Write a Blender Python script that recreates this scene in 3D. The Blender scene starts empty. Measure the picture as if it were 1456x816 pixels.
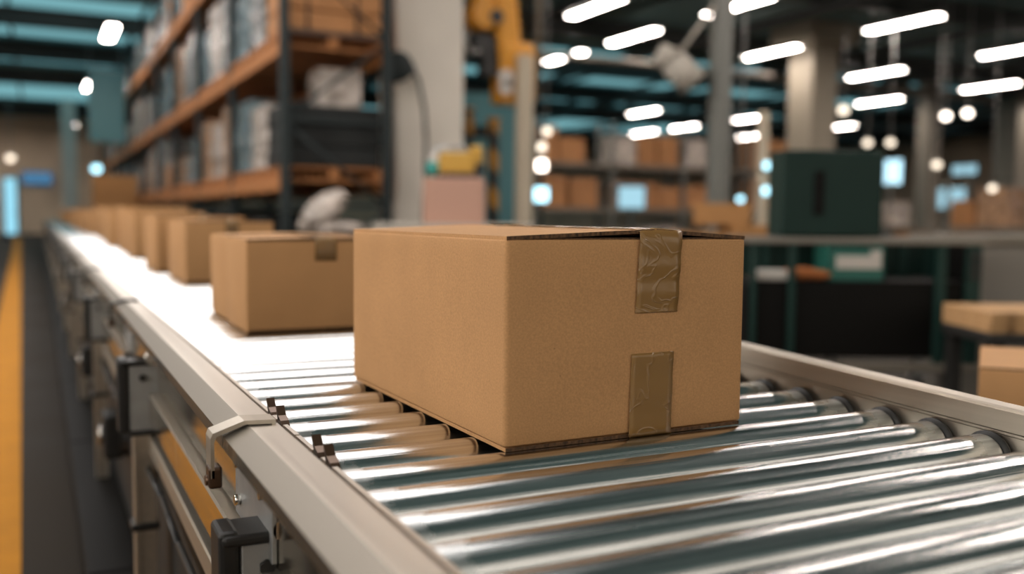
import bpy, bmesh, math, random
from mathutils import Vector, Matrix
R = random.Random(7)
S = bpy.context.scene
COL = S.collection
FZ = -0.80          # floor level; z = 0 is the top of the rollers
CEIL = 5.20

# ------------------------------------------------------------------ materials
def lin(c):
    c /= 255.0
    return c / 12.92 if c <= .04045 else ((c + .055) / 1.055) ** 2.4
def rgb(r, g, b): return (lin(r), lin(g), lin(b), 1)

def mat(name, col, rough=.6, metal=0., noise=0., nscale=8., stretch=None, bump=0., bscale=60., spec=.5, coat=0., rvar=0., alpha=1.):
    m = bpy.data.materials.new(name); m.use_nodes = True
    nt = m.node_tree; b = nt.nodes['Principled BSDF']
    b.inputs['Base Color'].default_value = col
    b.inputs['Roughness'].default_value = rough
    b.inputs['Metallic'].default_value = metal
    b.inputs['Specular IOR Level'].default_value = spec
    b.inputs['Coat Weight'].default_value = coat
    b.inputs['Coat Roughness'].default_value = .08
    b.inputs['Alpha'].default_value = alpha
    tc = nt.nodes.new('ShaderNodeTexCoord'); mp = nt.nodes.new('ShaderNodeMapping')
    nt.links.new(tc.outputs['Object'], mp.inputs['Vector'])
    if stretch: mp.inputs['Scale'].default_value = stretch
    if noise or rvar:
        n = nt.nodes.new('ShaderNodeTexNoise'); n.inputs['Scale'].default_value = nscale; n.inputs['Detail'].default_value = 5
        nt.links.new(mp.outputs[0], n.inputs['Vector'])
        if noise:
            r = nt.nodes.new('ShaderNodeMapRange')
            r.inputs[1].default_value = .3; r.inputs[2].default_value = .7
            r.inputs[3].default_value = 1 - noise; r.inputs[4].default_value = 1 + noise
            nt.links.new(n.outputs['Fac'], r.inputs[0])
            mx = nt.nodes.new('ShaderNodeVectorMath'); mx.operation = 'SCALE'
            mx.inputs[0].default_value = col[:3]
            nt.links.new(r.outputs[0], mx.inputs['Scale']); nt.links.new(mx.outputs[0], b.inputs['Base Color'])
        if rvar:
            r = nt.nodes.new('ShaderNodeMapRange')
            r.inputs[1].default_value = .3; r.inputs[2].default_value = .7
            r.inputs[3].default_value = max(.02, rough - rvar); r.inputs[4].default_value = rough + rvar
            nt.links.new(n.outputs['Fac'], r.inputs[0]); nt.links.new(r.outputs[0], b.inputs['Roughness'])
    if bump:
        n2 = nt.nodes.new('ShaderNodeTexNoise'); n2.inputs['Scale'].default_value = bscale; n2.inputs['Detail'].default_value = 6
        nt.links.new(mp.outputs[0], n2.inputs['Vector'])
        bp = nt.nodes.new('ShaderNodeBump'); bp.inputs['Strength'].default_value = bump; bp.inputs['Distance'].default_value = .002
        nt.links.new(n2.outputs['Fac'], bp.inputs['Height']); nt.links.new(bp.outputs[0], b.inputs['Normal'])
    return m

def emit(name, col, strength):
    m = bpy.data.materials.new(name); m.use_nodes = True
    nt = m.node_tree; nt.nodes.clear()
    e = nt.nodes.new('ShaderNodeEmission'); o = nt.nodes.new('ShaderNodeOutputMaterial')
    e.inputs[0].default_value = col; e.inputs[1].default_value = strength
    nt.links.new(e.outputs[0], o.inputs[0]); return m

def film(name, col):
    # crumpled stretch film with folds that catch the lamps
    m = mat(name, col, .22, noise=.45, nscale=4, coat=.4)
    nt = m.node_tree; b = nt.nodes['Principled BSDF']; tc = nt.nodes.new('ShaderNodeTexCoord')
    v = nt.nodes.new('ShaderNodeTexVoronoi'); v.inputs['Scale'].default_value = 6.; nt.links.new(tc.outputs['Object'], v.inputs['Vector'])
    n = nt.nodes.new('ShaderNodeTexNoise'); n.inputs['Scale'].default_value = 9; nt.links.new(tc.outputs['Object'], n.inputs['Vector'])
    a = nt.nodes.new('ShaderNodeMath'); a.operation = 'ADD'; nt.links.new(v.outputs['Distance'], a.inputs[0]); nt.links.new(n.outputs['Fac'], a.inputs[1])
    bp = nt.nodes.new('ShaderNodeBump'); bp.inputs['Strength'].default_value = 1.; bp.inputs['Distance'].default_value = .06
    nt.links.new(a.outputs[0], bp.inputs['Height']); nt.links.new(bp.outputs[0], b.inputs['Normal']); nt.links.new(bp.outputs[0], b.inputs['Coat Normal'])
    return m
def cardboard(name, col):
    m = bpy.data.materials.new(name); m.use_nodes = True
    nt = m.node_tree; L = nt.links; b = nt.nodes['Principled BSDF']
    b.inputs['Roughness'].default_value = .72; b.inputs['Specular IOR Level'].default_value = .25
    tc = nt.nodes.new('ShaderNodeTexCoord')
    fine = nt.nodes.new('ShaderNodeTexNoise'); fine.inputs['Scale'].default_value = 420; fine.inputs['Detail'].default_value = 4
    L.new(tc.outputs['Object'], fine.inputs['Vector'])
    big = nt.nodes.new('ShaderNodeTexNoise'); big.inputs['Scale'].default_value = 9; big.inputs['Detail'].default_value = 3
    L.new(tc.outputs['Object'], big.inputs['Vector'])
    vor = nt.nodes.new('ShaderNodeTexVoronoi'); vor.inputs['Scale'].default_value = 34; vor.feature = 'F1'
    L.new(tc.outputs['Object'], vor.inputs['Vector'])
    def mr(src, a, bb, c, d):
        r = nt.nodes.new('ShaderNodeMapRange')
        for i, v in enumerate((a, bb, c, d)): r.inputs[i + 1].default_value = v
        L.new(src, r.inputs[0]); return r.outputs[0]
    f1 = mr(fine.outputs['Fac'], .3, .7, .88, 1.10)
    f2 = mr(big.outputs['Fac'], .3, .7, .95, 1.05)
    f3 = mr(vor.outputs['Distance'], .02, .045, .66, 1.0)      # sparse dark fibre flecks
    mul = nt.nodes.new('ShaderNodeMath'); mul.operation = 'MULTIPLY'; L.new(f1, mul.inputs[0]); L.new(f2, mul.inputs[1])
    mul2 = nt.nodes.new('ShaderNodeMath'); mul2.operation = 'MULTIPLY'; L.new(mul.outputs[0], mul2.inputs[0]); L.new(f3, mul2.inputs[1])
    v = nt.nodes.new('ShaderNodeVectorMath'); v.operation = 'SCALE'; v.inputs[0].default_value = col[:3]
    L.new(mul2.outputs[0], v.inputs['Scale']); L.new(v.outputs[0], b.inputs['Base Color'])
    wv = nt.nodes.new('ShaderNodeTexNoise'); wv.inputs['Scale'].default_value = 150
    mp = nt.nodes.new('ShaderNodeMapping'); mp.inputs['Scale'].default_value = (1, 1, .06)
    L.new(tc.outputs['Object'], mp.inputs[0]); L.new(mp.outputs[0], wv.inputs['Vector'])
    bp = nt.nodes.new('ShaderNodeBump'); bp.inputs['Strength'].default_value = .18; bp.inputs['Distance'].default_value = .0012
    L.new(wv.outputs['Fac'], bp.inputs['Height']); L.new(bp.outputs[0], b.inputs['Normal'])
    return m

M = {}
M['card'] = cardboard('kraft_cardboard', (.55, .298, .130, 1))
M['card2'] = cardboard('kraft_cardboard_dull', (.40, .20, .075, 1))
M['card_far'] = mat('far_cardboard', (.40, .185, .070, 1), .8, noise=.15, nscale=3)
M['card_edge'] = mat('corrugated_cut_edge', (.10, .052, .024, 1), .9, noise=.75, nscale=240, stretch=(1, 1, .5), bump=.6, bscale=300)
def tape_mat():
    m = mat('brown_packing_tape', (.27, .148, .048, 1), .22, coat=.18, spec=.4)
    nt = m.node_tree; b = nt.nodes['Principled BSDF']; tc = nt.nodes.new('ShaderNodeTexCoord')
    # a few sharp wrinkles and trapped air in the film
    v = nt.nodes.new('ShaderNodeTexNoise'); v.inputs['Scale'].default_value = 17; v.inputs['Detail'].default_value = 2; v.inputs['Distortion'].default_value = 1.2
    nt.links.new(tc.outputs['Object'], v.inputs['Vector'])
    a = nt.nodes.new('ShaderNodeMath'); a.operation = 'SUBTRACT'; a.inputs[1].default_value = .5; nt.links.new(v.outputs['Fac'], a.inputs[0])
    ab = nt.nodes.new('ShaderNodeMath'); ab.operation = 'ABSOLUTE'; nt.links.new(a.outputs[0], ab.inputs[0])
    r = nt.nodes.new('ShaderNodeMapRange'); r.inputs[1].default_value = 0; r.inputs[2].default_value = .03; r.inputs[3].default_value = 1; r.inputs[4].default_value = 0
    nt.links.new(ab.outputs[0], r.inputs[0])
    bp = nt.nodes.new('ShaderNodeBump'); bp.inputs['Strength'].default_value = .45; bp.inputs['Distance'].default_value = .001
    nt.links.new(r.outputs[0], bp.inputs['Height'])
    nt.links.new(bp.outputs[0], b.inputs['Normal']); nt.links.new(bp.outputs[0], b.inputs['Coat Normal'])
    return m
M['tape'] = tape_mat()
def roller_mat():
    m = mat('zinc_plated_roller', (.70, .72, .72, 1), .20, 1., noise=.22, nscale=210, stretch=(.010, 1, 1), rvar=.08, bump=.22, bscale=260)
    nt = m.node_tree; b = nt.nodes['Principled BSDF']; tc = nt.nodes.new('ShaderNodeTexCoord')
    src = b.inputs['Roughness'].links[0].from_socket
    # dull worn sleeve towards both ends of the tube, with a ragged border
    sx = nt.nodes.new('ShaderNodeSeparateXYZ'); nt.links.new(tc.outputs['Object'], sx.inputs[0])
    n = nt.nodes.new('ShaderNodeTexNoise'); n.inputs['Scale'].default_value = 45; nt.links.new(tc.outputs['Object'], n.inputs['Vector'])
    c = nt.nodes.new('ShaderNodeMath'); c.operation = 'SUBTRACT'; c.inputs[1].default_value = .2; nt.links.new(sx.outputs[0], c.inputs[0])
    a = nt.nodes.new('ShaderNodeMath'); a.operation = 'ABSOLUTE'; nt.links.new(c.outputs[0], a.inputs[0])
    d = nt.nodes.new('ShaderNodeMath'); d.operation = 'MULTIPLY_ADD'; d.inputs[1].default_value = .06; nt.links.new(n.outputs['Fac'], d.inputs[0]); nt.links.new(a.outputs[0], d.inputs[2])
    r = nt.nodes.new('ShaderNodeMapRange'); r.inputs[1].default_value = .385; r.inputs[2].default_value = .40; r.inputs[3].default_value = 0; r.inputs[4].default_value = .16
    nt.links.new(d.outputs[0], r.inputs[0])
    ad = nt.nodes.new('ShaderNodeMath'); ad.operation = 'ADD'; nt.links.new(src, ad.inputs[0]); nt.links.new(r.outputs[0], ad.inputs[1])
    nt.links.new(ad.outputs[0], b.inputs['Roughness'])
    return m
M['roller'] = roller_mat()
M['bearing'] = mat('black_bearing_plastic', (.02, .018, .016, 1), .45)
M['alu'] = mat('brushed_aluminium', (.66, .61, .54, 1), .34, .85, noise=.03, nscale=60, stretch=(1, .02, 1), rvar=.05)
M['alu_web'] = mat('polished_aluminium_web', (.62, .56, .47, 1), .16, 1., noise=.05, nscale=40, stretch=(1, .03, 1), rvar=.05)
M['alu_band'] = mat('dark_anodised_band', (.29, .255, .21, 1), .45, .6)  # chamfer shade put into the colour
M['alu_side'] = mat('aluminium_rail', (.47, .42, .35, 1), .38, .85, noise=.08, nscale=70, stretch=(1, .015, 1))
M['steel'] = mat('grey_steel_plate', (.42, .43, .43, 1), .42, .8, noise=.1, nscale=30)
M['plate'] = mat('pale_grey_plate', (.34, .34, .33, 1), .45, .3, noise=.08, nscale=30)
M['steel_dark'] = mat('dark_steel', (.03, .029, .027, 1), .55, .3, spec=.3)
M['black'] = mat('black_rubber', (.012, .012, .012, 1), .4)
M['bolt'] = mat('bright_bolt', (.7, .68, .64, 1), .22, 1.)
M['clip'] = mat('brown_spring_clip', (.09, .05, .028, 1), .3, .6)
M['floor'] = mat('grey_concrete_floor', (.028, .023, .018, 1), .75, spec=.1, noise=.2, nscale=1.2, rvar=.08)
M['yellow_line'] = mat('yellow_floor_paint', (.44, .185, .012, 1), .8, spec=.2, noise=.1, nscale=6)
M['ceiling'] = mat('dark_ceiling', (.11, .20, .21, 1), .8, noise=.25, nscale=.5)
M['beam'] = mat('dark_ceiling_steel', (.035, .038, .036, 1), .6)
M['duct'] = mat('taupe_duct', (.19, .165, .13, 1), .6)
M['pillar_paint'] = mat('pale_pillar_paint', (.70, .65, .57, 1), .8, noise=.04, nscale=2)
M['duct_pale'] = mat('pale_taupe_paint', (.30, .26, .20, 1), .6)
M['wall'] = mat('warm_grey_wall', (.62, .48, .35, 1), .8, noise=.3, nscale=.35)
M['wall_pale'] = mat('pale_wall', (.40, .37, .32, 1), .8, noise=.1, nscale=.5)
M['concrete'] = mat('pale_concrete', (.43, .395, .34, 1), .8, noise=.06, nscale=2)
M['beige'] = mat('beige_paint', (.52, .45, .34, 1), .5)
M['grey_col'] = mat('grey_green_paint', (.16, .165, .15, 1), .5)
M['rack'] = mat('slate_rack_upright', (.020, .028, .029, 1), .55, spec=.25)
M['rack_beam'] = mat('orange_rack_beam', (.42, .175, .060, 1), .6, spec=.25)
M['board'] = mat('pale_timber', (.50, .29, .13, 1), .75, noise=.15, nscale=7)
M['wood'] = mat('pallet_wood', (.40, .165, .055, 1), .75, noise=.25, nscale=6)
M['wrap_grey'] = film('grey_stretch_wrap', (.17, .18, .175, 1))
M['wrap_white'] = film('white_stretch_wrap', (.46, .40, .35, 1))
M['wrap_blue'] = film('blue_stretch_wrap', (.11, .17, .19, 1))
M['wrap_tan'] = film('tan_stretch_wrap', (.38, .22, .12, 1))
M['load_dark'] = mat('charcoal_load', (.016, .018, .018, 1), .6, spec=.25, noise=.4, nscale=3)
M['yellow'] = mat('machine_yellow', (.66, .29, .018, 1), .4)
M['yellow2'] = mat('dull_yellow', (.52, .30, .045, 1), .45)
M['rail_grey'] = mat('pale_grey_rail', (.20, .18, .15, 1), .5)
M['cab_grey'] = mat('warm_grey_cabinet', (.22, .20, .175, 1), .6)
M['pink'] = mat('faded_pink_carton', (.50, .29, .215, 1), .8)
M['white'] = mat('white_plastic', (.62, .58, .53, 1), .45)
M['teal'] = mat('teal_plastic', (.03, .30, .27, 1), .4)
M['teal_panel'] = mat('teal_panel', (.10, .26, .29, 1), .5)
M['green'] = mat('dark_green_enamel', (.006, .024, .019, 1), .5, spec=.25, noise=.08, nscale=4)
M['green2'] = mat('green_frame_paint', (.010, .034, .028, 1), .5, spec=.25)
M['bin'] = mat('green_bin_plastic', (.02, .14, .11, 1), .45)
M['orange'] = mat('orange_rag', (.40, .13, .035, 1), .8)
M['black_panel'] = mat('black_panel', (.0045, .004, .0035, 1), .6, spec=.15)
M['blue_sign'] = emit('backlit_blue_sign', (.07, .20, .36, 1), .5)  # glow put in to lift the sign's brightness
M['lamp'] = emit('lit_tube_diffuser', (1, .88, .80, 1), 25.)
M['lamp_house'] = mat('lamp_housing', (.25, .25, .24, 1), .5)
M['sky_pane'] = emit('skylight_daylight', (.27, .62, .68, 1), .34)
M['roof_pane'] = emit('rooflight_daylight', (1, .93, .89, 1), 2.2)
M['win_near'] = emit('near_window_daylight', (1, .90, .78, 1), .70)  # fill light for panes behind the camera
M['win_cool'] = emit('window_daylight', (.50, .80, .95, 1), 1.1)
M['win_dim'] = emit('window_dim_daylight', (.42, .72, .85, 1), .5)
M['win_big'] = emit('window_wall_daylight', (1., .92, .84, 1), 2.6)
M['door_light'] = emit('doorway_daylight', (.30, .66, .82, 1), .6)
M['winframe'] = mat('window_frame_grey', (.08, .08, .08, 1), .5)

# ------------------------------------------------------------------ mesh helpers
class MB:
    def __init__(s): s.bm = bmesh.new()
    def box(s, x0, x1, y0, y1, z0, z1, bev=0., seg=2, rot=None, at=None):
        t = bmesh.new(); bmesh.ops.create_cube(t, size=1)
        for v in t.verts:
            v.co = Vector(((x0 + x1) / 2 + v.co.x * (x1 - x0), (y0 + y1) / 2 + v.co.y * (y1 - y0), (z0 + z1) / 2 + v.co.z * (z1 - z0)))
        if bev: bmesh.ops.bevel(t, geom=t.edges[:], offset=bev, segments=seg, affect='EDGES', profile=.5)
        if rot is not None: bmesh.ops.rotate(t, verts=t.verts, cent=Vector(at) if at else Vector((0, 0, 0)), matrix=rot)
        s.merge(t); return s
    def merge(s, t):
        me = bpy.data.meshes.new('tmp'); t.to_mesh(me); t.free(); s.bm.from_mesh(me); bpy.data.meshes.remove(me)
    def cyl(s, a, b, r, r2=None, n=20, caps=True):
        a, b = Vector(a), Vector(b); d = b - a; t = bmesh.new()
        bmesh.ops.create_cone(t, cap_ends=caps, segments=n, radius1=r, radius2=r if r2 is None else r2, depth=d.length)
        q = d.to_track_quat('Z', 'Y').to_matrix().to_4x4(); q.translation = (a + b) / 2
        bmesh.ops.transform(t, matrix=q, verts=t.verts)
        for f in t.faces:
            if len(f.verts) == 4: f.smooth = True
        s.merge(t); return s
    def lathe(s, prof, axis='Z', at=(0, 0, 0), n=24):
        # prof: [(r, h)]; revolved about the axis
        rings = []
        for r, h in prof:
            ring = []
            for i in range(n):
                a = 2 * math.pi * i / n; c, d = r * math.cos(a), r * math.sin(a)
                p = {'Z': (c, d, h), 'X': (h, c, d), 'Y': (d, h, c)}[axis]
                ring.append(s.bm.verts.new(Vector(p) + Vector(at)))
            rings.append(ring)
        for A, B in zip(rings, rings[1:]):
            for i in range(n):
                f = s.bm.faces.new((A[i], A[(i + 1) % n], B[(i + 1) % n], B[i])); f.smooth = True
        for ring in (rings[0], rings[-1]):
            try: s.bm.faces.new(ring)
            except ValueError: pass
        return s
    def prism(s, poly, y0, y1, dz0=0., dz1=0.):
        # poly [(x,z)] extruded along Y
        A = [s.bm.verts.new((x, y0, z + dz0)) for x, z in poly]; B = [s.bm.verts.new((x, y1, z + dz1)) for x, z in poly]
        n = len(poly)
        for i in range(n): s.bm.faces.new((A[i], A[(i + 1) % n], B[(i + 1) % n], B[i]))
        s.bm.faces.new(A[::-1]); s.bm.faces.new(B); return s
    def prismX(s, poly, x0, x1):
        # poly [(y,z)] extruded along X
        A = [s.bm.verts.new((x0, y, z)) for y, z in poly]; B = [s.bm.verts.new((x1, y, z)) for y, z in poly]
        n = len(poly)
        for i in range(n): s.bm.faces.new((A[i], A[(i + 1) % n], B[(i + 1) % n], B[i]))
        s.bm.faces.new(A[::-1]); s.bm.faces.new(B); return s
    def tube(s, pts, r, n=10):
        for a, b in zip(pts, pts[1:]): s.cyl(a, b, r, n=n)
        for p in pts[1:-1]:
            t = bmesh.new(); bmesh.ops.create_icosphere(t, subdivisions=2, radius=r)
            bmesh.ops.translate(t, verts=t.verts, vec=Vector(p)); s.merge(t)
        return s
    def sph(s, c, r, sc=(1, 1, 1), sub=3):
        t = bmesh.new(); bmesh.ops.create_icosphere(t, subdivisions=sub, radius=r)
        for v in t.verts: v.co = Vector((v.co.x * sc[0] + c[0], v.co.y * sc[1] + c[1], v.co.z * sc[2] + c[2]))
        for f in t.faces: f.smooth = True
        s.merge(t); return s
    def build(s, name, m, parent=None, **props):
        bmesh.ops.recalc_face_normals(s.bm, faces=s.bm.faces[:])
        me = bpy.data.meshes.new(name); s.bm.to_mesh(me); s.bm.free()
        me.materials.append(m)
        o = bpy.data.objects.new(name, me); COL.objects.link(o)
        if parent is not None: o.parent = parent
        for k, v in props.items(): o[k] = v
        return o
def empty(name, loc, label, cat, group=None, rz=0.):
    o = bpy.data.objects.new(name, None); COL.objects.link(o); o.empty_display_size = .1
    o.location = loc; o.rotation_euler = (0, 0, rz)
    o['label'] = label; o['category'] = cat
    if group: o['group'] = group
    return o
def tag(o, label, cat, group=None):
    o['label'] = label; o['category'] = cat
    if group: o['group'] = group
    return o
def struct(o): o['kind'] = 'structure'; return o
def kids(o): return [c for c in bpy.data.objects if c.parent is o]
KID = {}
def copy_tree(o, parent=None, children=None):
    c = o.copy(); COL.objects.link(c)
    if parent is not None: c.parent = parent
    for k, sub in (children if children is not None else []):
        copy_tree(k, c, sub)
    return c
def tree(o):
    ch = {}
    for x in bpy.data.objects:
        if x.parent is not None: ch.setdefault(x.parent.name, []).append(x)
    def rec(a): return [(k, rec(k)) for k in ch.get(a.name, [])]
    return rec(o)
ORD = ['first', 'second', 'third', 'fourth', 'fifth', 'sixth', 'seventh', 'eighth', 'ninth', 'tenth', 'eleventh', 'twelfth', 'thirteenth', 'fourteenth', 'fifteenth', 'sixteenth', 'seventeenth', 'eighteenth', 'nineteenth', 'twentieth'] + ['farthest'] * 20

# ------------------------------------------------------------------ camera
F_PX = 1339.57
yaw, pit, roll = .465069, .07348, .009385
cam_loc = Vector((-.459767, -.93242, .264083))
fw = Vector((math.sin(yaw) * math.cos(pit), math.cos(yaw) * math.cos(pit), -math.sin(pit)))
rt = Vector((math.cos(yaw), -math.sin(yaw), 0)); up = rt.cross(fw)
r2 = math.cos(roll) * rt + math.sin(roll) * up; u2 = -math.sin(roll) * rt + math.cos(roll) * up
cd = bpy.data.cameras.new('camera'); co = bpy.data.objects.new('camera', cd); COL.objects.link(co)
mw = Matrix((r2, u2, -fw)).transposed().to_4x4(); mw.translation = cam_loc
co.matrix_world = mw
cd.sensor_width = 36; cd.lens = 36 * F_PX / 1456; cd.clip_start = .02; cd.clip_end = 300
cd.dof.use_dof = True; cd.dof.focus_distance = 1.13; cd.dof.aperture_fstop = 2.1; cd.dof.aperture_blades = 0
S.camera = co
def to_px(p):
    d = Vector(p) - cam_loc; z = d.dot(fw)
    return (728 + F_PX * d.dot(r2) / z, 408 - F_PX * d.dot(u2) / z, z)

# ------------------------------------------------------------------ setting
XL, XR, YN, YF = -7.0, 46.0, -6.0, 54.0
struct(MB().box(XL, XR, YN, YF, FZ - .2, FZ).build('floor', M['floor']))
q = MB()
ln = [(-.50 + .015 * 3, -3.), (-.50 - .015 * 46, 46.)]
vs = [q.bm.verts.new(p) for p in ((ln[0][0] - .21, -3., FZ + .003), (ln[0][0], -3., FZ + .003), (ln[1][0], 46., FZ + .003), (ln[1][0] - .21, 46., FZ + .003))]
q.bm.faces.new(vs)
ex = bmesh.ops.extrude_face_region(q.bm, geom=q.bm.faces[:]); bmesh.ops.translate(q.bm, verts=[v for v in ex['geom'] if isinstance(v, bmesh.types.BMVert)], vec=(0, 0, -.003))
struct(q.build('trim_1', M['yellow_line']))
struct(MB().box(XL - .2, XL, YN, YF, FZ, CEIL + .6).build('wall_left', M['wall_pale']))
struct(MB().box(XR, XR + .2, YN, YF, FZ, CEIL + .6).build('wall_right', M['wall']))
struct(MB().box(XL, XR, YF, YF + .2, FZ, CEIL + .6).build('wall_far', M['wall']))
struct(MB().box(XL, XR, YN - .2, YN, FZ, CEIL + .6).build('wall_near', M['wall_pale']))
# ceiling deck with three rooflight slots running across the hall
SL = [(23.4, 29.6), (30.4, 34.8), (40.0, 46.0)]
RX, RY = (-1.5, 2.3), (1.0, 20.4)     # long unseen rooflight, added over the conveyor to whiten the rollers
c = MB(); y = RY[1]
c.box(XL, XR, YN, RY[0], CEIL, CEIL + .25); c.box(XL, RX[0], RY[0], RY[1], CEIL, CEIL + .25); c.box(RX[1], XR, RY[0], RY[1], CEIL, CEIL + .25)
for a, b in SL:
    c.box(XL, XR, y, a, CEIL, CEIL + .25); c.box(34, XR, a, b, CEIL, CEIL + .25); y = b
c.box(XL, XR, y, YF, CEIL, CEIL + .25)
struct(c.build('ceiling', M['ceiling']))
for i, (a, b) in enumerate(SL):
    w = struct(MB().box(XL, 34, a, b, CEIL + .10, CEIL + .13).build('window_%d' % (i + 1), M['sky_pane']))
    f = MB()
    for x in range(-7, 35, 3): f.box(x - .04, x + .04, a, b, CEIL, CEIL + .10)
    f.build('window_frame', M['winframe'], w)
w = struct(MB().box(RX[0], RX[1], RY[0], RY[1], CEIL + .10, CEIL + .13).build('window_4', M['roof_pane']))
f = MB()
for k in range(10):
    yy = RY[0] + (RY[1] - RY[0]) * k / 9; f.box(RX[0], RX[1], yy - .03, yy + .03, CEIL, CEIL + .10)
f.build('window_frame', M['winframe'], w)
# unseen window bands added in the left wall as key light
nw = 5
def wall_window(n, x0, x1, y0, y1, z0, z1, m, axis, bars):
    w = struct(MB().box(x0, x1, y0, y1, z0, z1).build('window_%d' % n, m))
    f = MB(); t = .06
    if axis == 'y':
        xa, xb = min(x0, x1) - .02, max(x0, x1) + .03
        for zz in (z0, (z0 + z1) / 2, z1): f.box(xa, xb, y0 - t, y1 + t, zz - t / 2, zz + t / 2)
        for k in range(bars + 1):
            yy = y0 + (y1 - y0) * k / bars; f.box(xa, xb, yy - t / 2, yy + t / 2, z0, z1)
    else:
        ya, yb = min(y0, y1) - .03, max(y0, y1) + .03
        for zz in (z0, z1): f.box(x0 - t, x1 + t, ya, yb, zz - t / 2, zz + t / 2)
        for k in range(bars + 1):
            xx = x0 + (x1 - x0) * k / bars; f.box(xx - t / 2, xx + t / 2, ya, yb, z0, z1)
    f.build('window_frame', M['winframe'], w)
for k in range(3):
    y0 = -4.6 + k * 5.2
    wall_window(nw, XL, XL + .03, y0, y0 + 4.4, .9, 4.3, M['win_big'], 'y', 4); nw += 1

for k in range(4):  # unseen panes added behind the camera as fill light
    x0 = -6 + k * 5.6
    wall_window(nw, x0, x0 + 4.9, YN, YN + .03, .3, 4.8, M['win_near'], 'x', 4); nw += 1
# ceiling beams, ducts and pipes
for i, y in enumerate((3, 8.5, 14, 19.5, 25, 30.5, 36.5, 48)):
    b = MB(); b.box(XL, XR, y - .12, y + .12, CEIL - .03, CEIL); b.box(XL, XR, y - .02, y + .02, CEIL - .42, CEIL - .03); b.box(XL, XR, y - .12, y + .12, CEIL - .45, CEIL - .42)
    struct(b.build('ceiling_beam', M['beam']))
for x in (9.5, 14.2, 19, 24, 29.5, 35.5, 41):
    struct(MB().box(x - .06, x + .06, YN, YF, CEIL - .65, CEIL - .45).build('ceiling_beam', M['beam']))
def duct(name, a, b, r, lab):
    o = MB().cyl(a, b, r, n=20)
    d = (Vector(b) - Vector(a)).normalized(); L = (Vector(b) - Vector(a)).length; k = 0.
    while k < L:
        p = Vector(a) + d * k; o.cyl(p, p + d * .05, r * 1.12, n=20); k += 2.
    tag(o.build(name, M['duct']), lab, 'duct' if 'duct' in name else 'pipe')
duct('ceiling_duct', (19.5, 21.6, 4.62), (30, 21.6, 4.62), .17, 'taupe round duct under the dark ceiling at the upper right')
duct('ceiling_pipe', (9.0, 17.5, 3.85), (16, 17.5, 3.85), .07, 'thin taupe pipe under the ceiling between the post and grey column')

# ------------------------------------------------------------------ ceiling lights
lamp_root = empty('ceiling_light', (0, 0, 4.5), 'x', 'ceiling light')
MB().box(-.115, .115, -.95, .95, 0, .012, .004).build('diffuser', M['lamp'], lamp_root)
h = MB().box(-.12, .12, -1.0, 1.0, .012, .09, .01); h.build('housing', M['lamp_house'], lamp_root)
hh = MB()
for yy in (-.7, .7): hh.cyl((0, yy, .09), (0, yy, .262), .012, n=8)
hh.build('hanger', M['beam'], lamp_root)
lt = tree(lamp_root)
rows = [
    (1.15, [23.5, 33.9, 50.], 'above the far conveyor'),
    (-4.5, [5, 14, 24, 30, 36, 42, 48, 52], 'left of the conveyor'), (42., [2, 6, 10, 14, 18], 'far right'), (37., [2, 6, 10, 14, 18], 'far right'), (30., [1, 5, 9], 'far right'),  # unseen rows added to brighten the far left and right
    (6.6, [0.5, 5, 9.5], 'beyond the rack'),
    (9.7, [3.0, 7.0, 15.7], 'just right of the pillar'),
    (12.1, [2.0, 6.5, 14.2, 17.9, 21.1], 'second row right of the pillar'),
    (16.3, [0, 4.5, 9.2, 13.8, 17.9], 'third row right of the pillar'),
    (21.3, [5, 10, 14.7, 19.1, 30.8], 'fourth row right of the pillar'),
    (26.4, [9, 14, 19.2, 23.6, 30.4, 35.0, 38.2], 'fifth row right of the pillar'),
    (32.2, [15, 20.5, 31.2, 37.0], 'sixth row right of the pillar'),
]
SHOW = {(1.15, 23.5), (1.15, 33.9), (1.15, 50.), (9.7, 15.7), (12.1, 14.2), (12.1, 17.9), (12.1, 21.1), (16.3, 13.8), (16.3, 17.9), (21.3, 14.7), (21.3, 19.1), (21.3, 30.8), (26.4, 19.2), (26.4, 23.6), (26.4, 30.4), (26.4, 35.0), (26.4, 38.2), (32.2, 31.2), (32.2, 37.0)}
first = True
for x, ys, nm in rows:
    k = 0
    for y in ys:
        p = to_px((x, y, 4.5)); seen = p[2] > 0 and -30 < p[0] < 1486 and -20 < p[1]
        if seen and (x, y) not in SHOW: continue
        if first: o = lamp_root; first = False
        else: o = copy_tree(lamp_root, None, lt)
        o.location = (x, y, 4.5)
        if seen:
            o['label'] = 'lit white tube light, %s from the front, %s' % (ORD[k], nm)
            k += 1; o['group'] = 'lit ceiling tube lights'
        else:
            o['label'] = 'lit white tube light overhead near the camera'; o['group'] = 'tube lights overhead'

# ------------------------------------------------------------------ roller conveyor
PITCH, RR = .082, .030
NR = 20
SEC = PITCH * NR      # 1.64
JY = .13
XA, XB = -.192, .5915  # roller ends
RAIL_L = [(-.224, .030), (-.257, .031), (-.283, .019), (-.284, .006), (-.281, .005), (-.279, .010), (-.246, .006), (-.246, -.104), (-.228, -.104), (-.228, -.098), (-.242, -.098), (-.242, .008), (-.224, .014)]
RAIL_R = [(.600, 0.), (.6015, .003), (.605, .0045), (.628, .0045), (.631, .002), (.631, -.012), (.622, -.014), (.622, -.135), (.606, -.135), (.606, -.032), (.6025, -.030), (.6025, -.027), (.600, -.025)]
def rail_top(y): return .049 if y > .32 else .038 + .034 * y

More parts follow.
